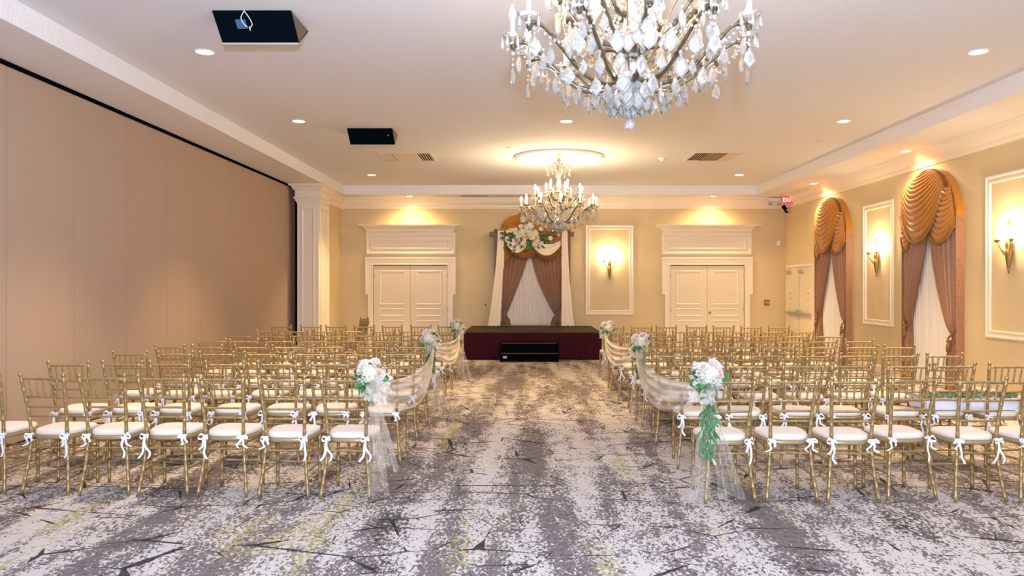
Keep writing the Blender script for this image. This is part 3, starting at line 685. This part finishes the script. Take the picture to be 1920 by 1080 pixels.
t = thing('emergency_light', 'white twin-head emergency light on crown moulding beside the exit sign', 'emergency light', (6.22, YB-.18, 3.72))
MB().bbox(-.14, -.07, -.04, .14, .0, .05, .008).build('body', 'white', t)
for s in (-1, 1):
    MB().tube([(s*.11, -.04, -.035), (s*.11, -.06, -.09)], .010, 8).lathe([(.02, -.03), (.045, .0), (.05, .02), (.001, .02)], 14, (s*.11, -.06, -.11)).build('lamp_head', 'steel', t, True)
t = thing('security_camera', 'small black security camera under the exit sign', 'camera', (6.47, 18.35, 3.44))
MB().tube([(.08, .1, -.02), (.0, .0, -.03), (-.03, -.03, .0)], .022, 8).build('bracket', 'black', t, True); MB().tube([(-.08, -.02, .12), (-.02, -.05, .02)], [.05, .04], 12).build('camera_body', 'black', t, True)
tag(MB().bbox(-.045, -.05, -.06, .045, 0, .06, .012).ball((0, -.05, -.01), .028).build('motion_sensor', 'white', loc=(6.38, YB, 2.66)), 'white motion sensor high on stage wall by the corner', 'motion sensor')
t = thing('fire_call_point', 'small red call point on wall between the doors', 'call point', (6.10, YB, 1.18))
MB().bbox(-.06, -.04, -.07, .06, 0, .07, .006).build('case', 'firered', t); MB().bbox(-.04, -.052, -.02, .04, -.04, .012, .003).build('pull_bar', 'label', t)
tag(MB().bbox(-.018, -.02, -.03, .018, 0, .03, .004).build('wall_socket', 'swagdark', loc=(-.93, YB, 1.12)), 'small wall fitting beside the arbour', 'wall fitting')

# ---------------------------------------------------------------- stage, steps, arbour
SX0, SX1, SY0 = -1.27, 1.70, 16.05
t = thing('stage', 'low stage with worn dark deck and burgundy skirt', 'stage', (0, 0, 0))
for a, b in ((SX0, .215), (.215, SX1)):
    MB().bbox(a+.002, SY0, .55, b-.002, YB-.09, .60, .004).build('deck_panel', 'stagetop', t)
def skirt(u, v): return (SX0+.01+(SX1-SX0-.02)*u, SY0-.012-.010*sin(u*2*pi*26)*(1-.5*v), .02+.555*v)
MB().grid(skirt, 260, 3).build('skirt', 'skirt', t, True)
for s, x in ((-1, SX0+.005), (1, SX1-.005)):
    MB().grid(lambda u, v: (x+.008*sin(u*2*pi*18), SY0+(YB-.1-SY0)*u, .01+.565*v), 160, 2).build('skirt', 'skirt', t, True)
for x in (SX0+.15, .2, SX1-.15):
    for y in (SY0+.15, YB-.3): MB().tube([(x, y, 0), (x, y, .55)], .022, 8).build('leg', 'black', t)
t = thing('stage_steps', 'black two-tread portable steps in front of the stage', 'steps', (.14, 15.55, 0))
for k, (y0, y1, z) in enumerate(((0, .26, .20), (.22, .46, .40))):
    MB().bbox(-.60+.03*k, y0, z-.03, .62-.03*k, y1, z, .005).build('tread', 'dark', t)
    MB().box(-.59+.03*k, y0+.02, .03 if k == 0 else .2, .61-.03*k, y0+.035, z-.03).build('riser', 'black', t)
    MB().box(-.58, y0-.004, z-.022, .60-.03*k, y0+.002, z-.012).build('nosing', 'swagdark', t)
for x in (-.60, 0, .60): MB().extrude([(x, 0.01, 0), (x, .45, 0), (x, .45, .37), (x, .24, .37), (x, .22, .17), (x, .01, .17)], (-.012, 0, 0), (.012, 0, 0)).build('stringer', 'black', t)
MB().box(-.55, -.006, .08, -.47, .016, .13).build('sticker', 'label', t)

AY = 18.06
t = thing('wedding_arbour', 'dark wooden arbour frame draped in cream cloth on the stage', 'arbour', (0, AY, .60))
for x in (-.65, 1.11):
    for y in (0, .20):
        MB().bbox(x-.045, y-.045, 0, x+.045, y+.045, 2.36, .005).build('post', 'wood', t)
MB().bbox(-.80, -.075, 2.20, 1.24, -.048, 2.30, .004).build('beam', 'wood', t); MB().bbox(-.80, .245, 2.20, 1.24, .27, 2.30, .004).build('beam', 'wood', t)
for x in (-.65, 1.11): MB().bbox(x-.03, -.12, 2.29, x+.03, .32, 2.35, .004).build('cross_rafter', 'wood', t)
for x, s in ((-.60, 1), (1.06, -1)):
    MB().extrude([(x, -.03, 1.78), (x, -.03, 1.87), (x+s*.40, -.03, 2.20), (x+s*.50, -.03, 2.20)], (0, 0, 0), (0, .04, 0)).build('corner_brace', 'wood', t)
for s, xt0, xt1, xb0, xb1 in ((-1, -.60, -.45, -.84, -.54), (1, .94, 1.08, .93, 1.24)):
    def dr(u, v):
        k = (1-v)**1.6; a = xt0+(xb0-xt0)*k; b = xt1+(xb1-xt1)*k
        return (a+(b-a)*u, -.10-.006*sin(u*2*pi*3)-.03*k-.003*sin(u*23+v*6), .015+2.30*v+.03*(1-v)**8*abs(sin(u*pi*3)))
    g = MB().grid(dr, 40, 30)
    g.grid(lambda u, v: (xt0+(xt1-xt0)*u, -.10+.16*v, 2.315+.01*sin(v*pi)), 6, 4).grid(lambda u, v: (xt0+(xt1-xt0)*u, .062, 2.31-.9*v), 6, 4)
    g.build('hanging_drape', 'drape', t, True)
def petals(mb, c, r, n, layers=2, tilt=.5, dirv=Vector((0, -1, 0))):
    dirv = dirv.normalized(); ax = dirv.orthogonal().normalized(); bx = dirv.cross(ax)
    for l in range(layers):
        for k in range(n):
            a = 2*pi*(k+l*.5)/n; rr = r*(1-.3*l); rad = ax*cos(a)+bx*sin(a); tan = -ax*sin(a)+bx*cos(a)
            p0 = c; p1 = c+rad*rr*.6+dirv*rr*(.15+.3*l)+tan*rr*.38; p2 = c+rad*rr+dirv*rr*(.3+.4*l); p3 = c+rad*rr*.6+dirv*rr*(.15+.3*l)-tan*rr*.38
            pm = c+rad*rr*.6+dirv*rr*(.05+.3*l)
            mb.add([p0, p1, p2, p3, pm], [(0, 1, 4), (1, 2, 4), (2, 3, 4), (3, 0, 4)])
def leafmesh(mb, base, tip, wd, nrm=Vector((0, -1, .3))):
    base = Vector(base); tip = Vector(tip); ax = tip-base; sd = ax.cross(nrm).normalized()*wd; up = nrm.normalized()*wd*.25
    pts = [base, base+ax*.3+sd*.8, base+ax*.6+sd, base+ax*.85+sd*.5, tip, base+ax*.85-sd*.5, base+ax*.6-sd, base+ax*.3-sd*.8, base+ax*.35-up, base+ax*.7-up]
    mb.add(pts, [(0, 1, 8), (1, 2, 9, 8), (2, 3, 9), (3, 4, 9), (4, 5, 9), (5, 6, 9), (6, 7, 8, 9), (7, 0, 8)])
def rvec(): 
    v = Vector((random.gauss(0, 1), random.gauss(0, 1), random.gauss(0, 1))); return v.normalized()
# floral spray on the arbour
fs = thing('arbour_flower_spray', 'large spray of cream and orange flowers across the arbour beam', 'flower spray', (0.05, AY-.13, 2.74))
sw = MB()
for x0, x1, d in ((-.42, .05, .17), (.18, .86, .24)):
    sw.grid(lambda u, v: (x0+(x1-x0)*u, .01-.03*sin(v*9)+.01, -.06-.12*v-d*4*u*(1-u)*(.35+.65*v)), 24, 10)
sw.build('cloth_swag', 'drape', fs, True)
# positions as seen: spray widest left of centre
for i in range(48):
    x = random.gauss(.06, .24); z = random.gauss(.07, .13)-.25*abs(x-.1)*.7
    z = max(z, -.13); x = max(-.42, min(.62, x)); y = -.06-.05*random.random()+.05*abs(x-.1)
    r = random.uniform(.045, .075) if abs(x-.12) > .2 else random.uniform(.07, .11)
    mb = MB(); m_ = random.choice(['cream', 'cream', 'petalwhite', 'petalwhite', 'peach', 'cream', 'orange' if abs(x-.1) < .15 else 'petalwhite'])
    petals(mb, Vector((x, y, z)), r, 6, 3, dirv=Vector((random.uniform(-.4, .4), -1, random.uniform(-.3, .4))))
    mb.ball((x, y-.012, z), r*.28, 7, 4); mb.build('flower', m_, fs)
for i in range(170):
    x = random.gauss(.06, .30); z = random.gauss(.03, .12); x = max(-.52, min(.74, x))
    b = Vector((x*.92, -.03, z*.9)); d = Vector((x-.1, -.35+random.random()*.2, z+random.gauss(0, .15)))
    d = d.normalized()*random.uniform(.08, .15); mb = MB(); leafmesh(mb, b, b+d, .024); mb.build('leaf', random.choice(['leaf', 'leafgrey']), fs)
for i in range(10):
    x = .11+random.gauss(0, .03); z0 = -.06; mb = MB()
    for k in range(4): leafmesh(mb, (x, -.06, z0-.05*k), (x+random.gauss(0, .04), -.08, z0-.05*k-.08), .012)
    tag(mb.build('trailing_foliage', 'leaf', fs), kind='stuff')

# ---------------------------------------------------------------- chiavari chairs
def bamboo(mb, pts, r, ring=.075, bump=1.18, seg=10):
    P = smooth(pts, 14); L = [0]
    for a, b in zip(P, P[1:]): L.append(L[-1]+(b-a).length)
    tot = L[-1]; n = max(2, int(tot/ring)); cs = [tot*(k+.5)/n for k in range(n)]
    s = set([0, tot]); 
    for c in cs:
        for d in (-.009, -.004, 0, .004, .009): s.add(c+d)
    s = sorted(x for x in s if 0 <= x <= tot); out = []; rad = []
    j = 0
    for x in s:
        while j < len(L)-2 and L[j+1] < x: j += 1
        f = (x-L[j])/max(1e-9, L[j+1]-L[j]); out.append(P[j].lerp(P[j+1], min(1, f)))
        d = min(abs(x-c) for c in cs); rad.append(r*(bump if d < .002 else (1+(bump-1)*.75 if d < .006 else 1)))
    mb.tube(out, rad, seg); return mb
def post_x(z):
    k = [(0, .187), (.22, .160), (.43, .143), (.62, .150), (.905, .170)]
    for (a, xa), (b, xb) in zip(k, k[1:]):
        if z <= b: return xa+(xb-xa)*(z-a)/(b-a)
    return .17
def post_y(z):
    k = [(0, 0), (.22, .035), (.43, .05), (.62, .03), (.905, -.03)]
    for (a, xa), (b, xb) in zip(k, k[1:]):
        if z <= b: return xa+(xb-xa)*(z-a)/(b-a)
    return -.03
def seat_ring(sc, z, n=36):
    out = []
    for k in range(n):
        a = 2*pi*k/n; c, s_ = cos(a), sin(a)
        u = math.copysign(abs(c)**.55, c); v = math.copysign(abs(s_)**.55, s_)
        w_ = .150+.045*(v+1)/2; out.append((u*w_*sc, .225+v*.182*sc, z))
    return out
def rings(mb, rs):
    o = len(mb.v); n = len(rs[0])
    for r in rs: mb.v += r
    for i in range(len(rs)-1):
        for k in range(n): mb.f.append((o+i*n+k, o+i*n+(k+1) % n, o+(i+1)*n+(k+1) % n, o+(i+1)*n+k))
    mb.f.append(tuple(o+k for k in reversed(range(n)))); mb.f.append(tuple(o+(len(rs)-1)*n+k for k in range(n))); return mb
def strip(mb, pts, wd, side=Vector((1, 0, .2))):
    P = smooth(pts, 5); vs = []; fs = []; sd = side.normalized()*wd
    for i, p in enumerate(P): vs += [p-sd, p+sd]
    for i in range(len(P)-1): a = 2*i; fs.append((a, a+1, a+3, a+2))
    mb.add(vs, fs)
def bow(s, seed):
    rd = random.Random(seed); x = s*.145; y = .047; z = .452; mb = MB(); g = lambda a: rd.uniform(-a, a)
    mb.lathe([(.017, -.008), (.0185, 0), (.017, .008)], 10, (x, y, z))
    k = Vector((x+s*.002, y-.022, z-.002)); mb.ball(k, .011, 7, 5)
    for q in (-1, 1):
        strip(mb, [k, k+Vector((q*.020, -.010, .012+g(.012))), k+Vector((q*(.036+g(.012)), -.012, -.006+g(.016))), k+Vector((q*.020, -.009, -.016+g(.008))), k], .007, Vector((.15, .3, 1)))
        ln = rd.choice((.05, .07, .085, .10)) if rd.random() < .8 else .17
        strip(mb, [k, k+Vector((q*.012+g(.01), -.012, -ln*.4)), k+Vector((q*.022+g(.025), -.006, -ln*.75)), k+Vector((q*.022+g(.035), -.01, -ln))], .0085, Vector((1, .1, q*.3)))
    return mb.mesh('ribbon_tie', 'ribbon')
BOWS = {s: [bow(s, 10*s+k) for k in range(6)] for s in (-1, 1)}
def make_chair():
    t = thing('chiavari_chair', 'x', 'chair', (0, 0, 0), 0, 'x')
    for s in (-1, 1):
        mb = bamboo(MB(), [(s*post_x(z), post_y(z), z) for z in (0, .12, .22, .33, .43, .53, .62, .76, .90)], .0128)
        mb.ball((s*.1705, -.032, .912), .0165, 10, 6); mb.build('leg', 'gold', t, True)
        bamboo(MB(), [(s*.168, .375, 0), (s*.166, .375, .21), (s*.164, .375, .42)], .0128).build('leg', 'gold', t, True)
        for z in (.30, .19):
            bamboo(MB(), [(s*post_x(z), post_y(z), z), (s*.166, .21, z), (s*.167, .375, z)], .008, .1).build('stretcher', 'gold', t, True)
    for nm, z, r in (('top_rail', .882, .0095), ('back_rail', .742, .0095), ('back_rail', .664, .0085), ('back_rail', .590, .0085), ('stretcher', .352, .0085)):
        x = post_x(z); y = post_y(z); bamboo(MB(), [(-x, y, z), (0, y, z), (x, y, z)], r, .07).build(nm, 'gold', t, True)
    for z in (.30, .19): bamboo(MB(), [(-.167, .375, z), (0, .375, z), (.167, .375, z)], .008, .1).build('stretcher', 'gold', t, True)
    for k in range(5):
        f = (k-2)/3.0; xb = f*post_x(.742); xt = f*post_x(.882)
        bamboo(MB(), [(xb, post_y(.742), .742), ((xb+xt)/2, (post_y(.742)+post_y(.882))/2, .812), (xt, post_y(.882), .882)], .0062, .045, 1.35, 8).build('spindle', 'gold', t, True)
    rings(MB(), [seat_ring(.99, .412), seat_ring(1.02, .418), seat_ring(1.02, .436), seat_ring(.99, .442)]).build('seat', 'goldseat', t, True)
    rings(MB(), [seat_ring(.97, .443), seat_ring(1.0, .448), seat_ring(1.015, .462), seat_ring(1.0, .476), seat_ring(.95, .484), seat_ring(.75, .490), seat_ring(.4, .494), seat_ring(.1, .495)]).build('cushion', 'cushion', t, True)
    for s in (-1, 1): inst('ribbon_tie', BOWS[s][0], t)
    return t
proto = make_chair(); used = [False]
PARTS = list(proto.children)
def chair(x, y, rz, label, group, z=0):
    if not used[0]: used[0] = True; t = proto; ch = None
    else:
        t = proto.copy(); COL.objects.link(t)
        for c in PARTS:
            d = c.copy(); COL.objects.link(d); d.parent = t
            if c.name.startswith('ribbon_tie'):
                s = 1 if sum(v.co.x for v in c.data.vertices) > 0 else -1
                d.data = random.choice(BOWS[s])
    t.location = (x, y, z); t.rotation_euler = (0, 0, rz); t['label'] = label; t['group'] = group
    return t
ORD = ['first', 'second', 'third', 'fourth', 'fifth', 'sixth', 'seventh', 'eighth']
def fl(px, py):
    Z_ = F*CAMZ/(py-537); return ((px-980)*Z_/F, Z_)
ROWN = ['rearmost row', 'second row from the rear', 'third row from the rear', 'fourth row from the rear', 'fourth row from the stage', 'third row from the stage', 'second row from the stage', 'row nearest the stage']
SEATN = ['on the aisle', 'second from aisle', 'third from aisle', 'fourth from aisle', 'fifth from aisle', 'sixth from aisle', 'seventh from aisle']
left_rows = [5.55, 6.62, 7.62, 8.50, 9.43, 10.38, 11.42, 12.78]
right_rows = [5.45, 6.47, 7.43, 8.45, 9.35, 10.3, 11.27, 12.6]
left_last = [None, -4.02, -4.02, -4.02, -3.92, -3.94, -3.88, -4.11]
right_last = [None, 4.20, 4.20, 4.27, 4.22, 4.21, 4.22, 4.30]
L1 = [(647, 937), (531, 936), (416, 932), (305, 930), (195, 929), (84, 928), (-35, 926)]
R1 = [(1370, 944), (1485.5, 942), (1601, 943.5), (1711, 938), (1839, 942), (1960, 942)]
rj = random.Random(3)
CH1 = {}
for i, (px, py) in enumerate(L1):
    x, y = fl(px, py); CH1['L', i] = chair(x, y, R(rj.uniform(-4, 4)-1), 'gold chiavari chair on the partition side, %s, %s' % (ROWN[0], SEATN[i]), 'chairs in the partition side block')
for i, (px, py) in enumerate(R1):
    x, y = fl(px, py); chair(x, y, R(rj.uniform(-4, 4)+1), 'gold chiavari chair on the window side, %s, %s' % (ROWN[0], SEATN[i]), 'chairs in the window side block')
for side, rows_, last, x0, nm in (('L', left_rows, left_last, -1.27, 'partition'), ('R', right_rows, right_last, 1.52, 'window')):
    for r in range(1, 8):
        for i in range(7):
            f = i/6; x = x0+(last[r]-x0)*f+(rj.uniform(-.03, .03) if 0 < i < 6 else rj.uniform(-.015, .015)); y = rows_[r]+rj.uniform(-.035, .035)
            chair(x, y, R(rj.uniform(-5, 5)), 'gold chiavari chair on the %s side, %s, %s' % (nm, ROWN[r], SEATN[i]), 'chairs in the %s side block' % nm)
for k in range(3):
    chair(-3.0-.01*k, 14.1, R(80), 'gold chiavari chair, %s of the small stack near the pilaster doors' % ('bottom', 'middle', 'top')[k], 'stacked spare chairs', z=.04*k)

# ---------------------------------------------------------------- aisle bouquets and tulle
def rose(c, r, m_, par):
    mb = MB(); d = (c.normalized()+Vector((0, -.4, .5))).normalized()
    ax = d.orthogonal().normalized(); bx = d.cross(ax)
    for l, (rr, n, h) in enumerate(((.28, 4, .95), (.5, 5, .85), (.78, 6, .65), (1.0, 6, .35))):
        for k in range(n):
            a0 = 2*pi*(k+.3*l)/n; 
            def fn(u, v):
                a = a0+(u-.5)*2*pi/n*1.5; q = rr*r*(.45+.55*v**.6)*(1+.12*cos((u-.5)*pi*1.1)); hh = h*r*v-.10*r*(abs(u-.5)*2)**2*v
                return c+(ax*cos(a)+bx*sin(a))*q+d*hh
            mb.grid(fn, 4, 3)
    mb.build('rose', m_, par, True)
def hydrangea(c, r, m_, par, n=95):
    mb = MB(); mb.ball(c, r*.66, 12, 8)
    for k in range(n):
        z = 1-2*(k+.5)/n; a = k*2.39996; q = math.sqrt(1-z*z); d = Vector((q*cos(a), q*sin(a), z)); ax = d.orthogonal().normalized(); bx = d.cross(ax); p = c+d*r*random.uniform(.76, 1.0); pr = r*random.uniform(.26, .34); d = (d+rvec()*.35).normalized(); ax = d.orthogonal().normalized(); bx = d.cross(ax); ph = random.random()*pi
        for j in range(4):
            t_ = ph+pi/2*j; e = ax*cos(t_)+bx*sin(t_); g = -ax*sin(t_)+bx*cos(t_)
            mb.add([p, p+e*pr*.6+g*pr*.42+d*.003, p+e*pr+d*.006, p+e*pr*.6-g*pr*.42+d*.003], [(0, 1, 2, 3)])
    mb.build('hydrangea', m_, par)
def bouquet(x, y, z, side, label, trail=0, seed=1, tall=True, s=1.0, tails=(0, 1)):
    random.seed(seed)
    t = thing('aisle_bouquet', label, 'bouquet', (x, y, z), 0, 'flower bouquets tied to aisle chairs')
    H = [(Vector((0.0, -.055, .0)), .072, 'cream'), (Vector((.045*side, -.02, .05)), .055, 'petalwhite'), (Vector((-.055, .0, .035)), .052, 'petalwhite'), (Vector((.055, -.03, -.02)), .05, 'petalwhite')]
    for c, r, m_ in H: hydrangea(c, r, m_, t)
    for c, r, m_ in ((Vector((.062, -.085, .012)), .030, 'peach'), (Vector((-.045, -.07, .062)), .034, 'pink'), (Vector((.030, -.05, .085)), .034, 'pink'), (Vector((-.072, -.055, .018)), .030, 'pink')): rose(c, r, m_, t)
    gy = MB()
    for i in range(230):
        d = rvec(); d.y = -abs(d.y); p = Vector((d.x*.118, d.y*.10, d.z*.088))*random.uniform(.93, 1.12); p.z -= .01
        if abs(d.x) < .45 and d.z > -.3: continue
        gy.add([p+Vector((.005, 0, 0)), p+Vector((0, -.003, .005)), p+Vector((-.005, 0, 0)), p+Vector((0, -.003, -.005)), p+Vector((0, -.005, 0))], [(0, 1, 4), (1, 2, 4), (2, 3, 4), (3, 0, 4)])
    tag(gy.build('babys_breath', 'petalwhite', t), kind='stuff')
    st = MB()
    for i in range(9): st.tube([(random.gauss(0, .012), -.02, -.05), (random.gauss(0, .02), -.025, -.24)], .0028, 5)
    st.build('stems', 'leaf', t)
    for i in range(12):
        a = random.uniform(-.3, pi+.3)+pi*(i % 3 == 0); b = Vector((.075*cos(a), -.045, .055*sin(a)-.03)); d = Vector((cos(a), -.3, sin(a)-.2)).normalized()*random.uniform(.05, .08)
        mb = MB(); leafmesh(mb, b, b+d, .02 if i % 2 else .028); mb.build('leaf', 'leaf', t)
    for i in range(4):
        mb = MB(); leafmesh(mb, (-.07, -.075, -.055), (-.10+.035*i, -.115, -.105+.012*i), .028); mb.build('leaf', 'leaf', t)
    if trail:
        mb = MB(); 
        for i in range(75):
            zz = -.05-(trail)*random.random()**.9; xx = random.gauss(.0, .028)*(1-.2*zz); b = Vector((xx, -.045+random.gauss(0, .012), zz)); q = random.choice((-1, 1))
            d = Vector((q*random.uniform(.015, .05), -.02, -random.uniform(.05, .085))); leafmesh(mb, b, b+d, random.uniform(.007, .012), Vector((.2*q, -1, .2)))
            if i % 18 == 17: tag(mb.build('trailing_greenery', 'leaf', t), kind='stuff'); mb = MB()
        MB().tube(smooth([(0, -.03, -.05), (.01, -.035, -.05-trail*.5), (.02, -.03, -.05-trail)], 5), .004, 6).build('trailing_stem', 'leaf', t)
    # tulle: puffed bow and tails
    def ruffle(c, rr, ax, ph, n, amp):
        ax = Vector(ax).normalized(); e = ax.orthogonal().normalized(); g = ax.cross(e)
        def fn(u, v):
            a = 2*pi*u; q = rr*(v**.8)*(1+.16*sin(a*3+ph)+.05*sin(a*13))
            return Vector(c)+(e*cos(a)+g*sin(a))*q+ax*(amp*v*sin(a*n+ph)+amp*.45*v*v*sin(a*(2*n+1)+ph*2)+.35*rr*v*v)
        return MB().grid(fn, 110, 7)
    sd = side
    for c, rr, ax, ph in (((-sd*.045, -.05, -.10), .105, (-sd*.8, -.7, -.1), 1), ((-sd*.05, -.04, -.11), .09, (-sd*.9, -.1, -.6), 2.2), ((-sd*.03, -.05, -.12), .085, (-sd*.3, -.9, -.5), 4), ((sd*.03, -.05, -.11), .075, (sd*.7, -.6, -.4), 3)):
        ruffle(c, rr, ax, ph, 7, .018).build('tulle_loop', 'tulle', t, True)
    for i, (dx, wd, ln) in enumerate(((-sd*.05 if trail else .04, .07, .80), (.13 if trail else .09, .085, .62 if not trail else .80))):
        def tl(u, v):
            w_ = wd*(.25+.9*v); return (dx*v*1.3+(u-.5)*2*w_, -.03+.02*sin(u*2*pi*4+v*3+i)*(.4+v), -.08-ln*v-.02*sin(u*9))
        MB().grid(tl, 44, 26).build('tulle_tail', 'tulle_thin', t, True)
    return t
def pos_post(rowy, xaisle): return xaisle, rowy-.035
BQ = {}
def bq(key, px, py, yy, side, label, trail, seed):
    Z_ = yy-.06; x = (px-980)*Z_/F; z = CAMZ+(537-py)*Z_/F
    bouquet(x, Z_, z, side, label, trail, seed); BQ[key] = Vector((x, Z_, z))
bq('L1', 698, 700, 5.55, -1, 'white and peach bouquet with round green leaves on rearmost partition side chair', 0, 21)
bq('L2', 806, 634, 9.43, -1, 'white bouquet tied midway along the aisle on the partition side', .34, 22)
bq('L3', 857, 611, 12.78, -1, 'peach and white bouquet beside the stage on the partition side', .25, 23)
bq('R1', 1326, 702, 5.45, 1, 'pink and cream bouquet trailing long green leaves on rearmost window side chair', .50, 24)
bq('R2', 1200, 640, 9.35, 1, 'white bouquet tied midway along the aisle on the window side', .38, 25)
bq('R3', 1139, 613, 12.6, 1, 'small white bouquet beside the stage on the window side', .28, 26)
def tswag(a, b, sag, label, inward):
    a = Vector(a); b = Vector(b)
    def fn(u, v):
        p = a.lerp(b, u); e = min(u, 1-u)*2; w_ = .035+.13*sin(pi*u)**.6
        return (p.x+inward*(.05+.08*sin(pi*u))+.014*sin(v*2*pi*4)*(.5+.5*e), p.y, p.z-.13-sag*4*u*(1-u)-(v-.5)*2*w_)
    return tag(MB().grid(fn, 220, 44).build('tulle_swag', 'tulle_swag', smooth=True), label, 'tulle swag', 'tulle swags along the aisle')
tswag(BQ['L1'], BQ['L2'], .20, 'ivory tulle swag from rearmost to middle bouquet on the partition side', 1)
tswag(BQ['L2'], BQ['L3'], .17, 'ivory tulle swag from middle bouquet to stage bouquet on the partition side', 1)
tswag(BQ['R1'], BQ['R2'], .20, 'ivory tulle swag from rearmost to middle bouquet on the window side', -1)
tswag(BQ['R2'], BQ['R3'], .17, 'ivory tulle swag from middle bouquet to stage bouquet on the window side', -1)

# ---------------------------------------------------------------- white carton of greenery on second row seats
t = thing('flower_carton', 'open white carton holding a green garland across second-row seats', 'carton', (3.98, 6.47+.22, .497))
W, D, H_ = .44, .15, .10
MB().box(-W, -D, 0, W, D, .006).build('bottom', 'card', t)
for y in (-D, D): MB().box(-W, y-.003, .006, W, y+.003, H_).build('side_panel', 'card', t)
for x in (-W, W): MB().box(x-.003, -D+.003, .006, x+.003, D-.003, H_).build('end_panel', 'card', t)
MB().add([(-W, -D, H_), (-W, D, H_), (-W-.12, D-.03, H_+.05), (-W-.12, -D+.03, H_+.05)], [(0, 1, 2, 3)]).build('flap', 'card', t)
MB().add([(W, -D, H_), (W, D, H_), (W+.10, D-.03, H_-.05), (W+.10, -D+.03, H_-.05)], [(0, 1, 2, 3)]).build('flap', 'card', t)
g = thing('green_garland', 'loose green leaf garland with a few blooms in the white carton', 'garland', (3.98, 6.69, .51))
mb = MB(); MB().tube([(-.4, 0, .05), (0, .02, .07), (.4, 0, .05)], .006, 6).build('stem', 'leaf', g)
random.seed(5)
for i in range(260):
    b = Vector((random.uniform(-.4, .4), random.gauss(0, .04), .07+random.random()*.05)); d = rvec(); d.z = abs(d.z)*.6; leafmesh(mb, b, b+d*.06, .014)
tag(mb.build('garland_foliage', 'leafgrey', g), kind='stuff')
for x in (-.3, -.05, .22):
    mb = MB(); petals(mb, Vector((x, -.02, .13)), .035, 6, 3, dirv=Vector((0, -.6, 1))); mb.build('bloom', 'cream' if x < 0 else 'pink', g)
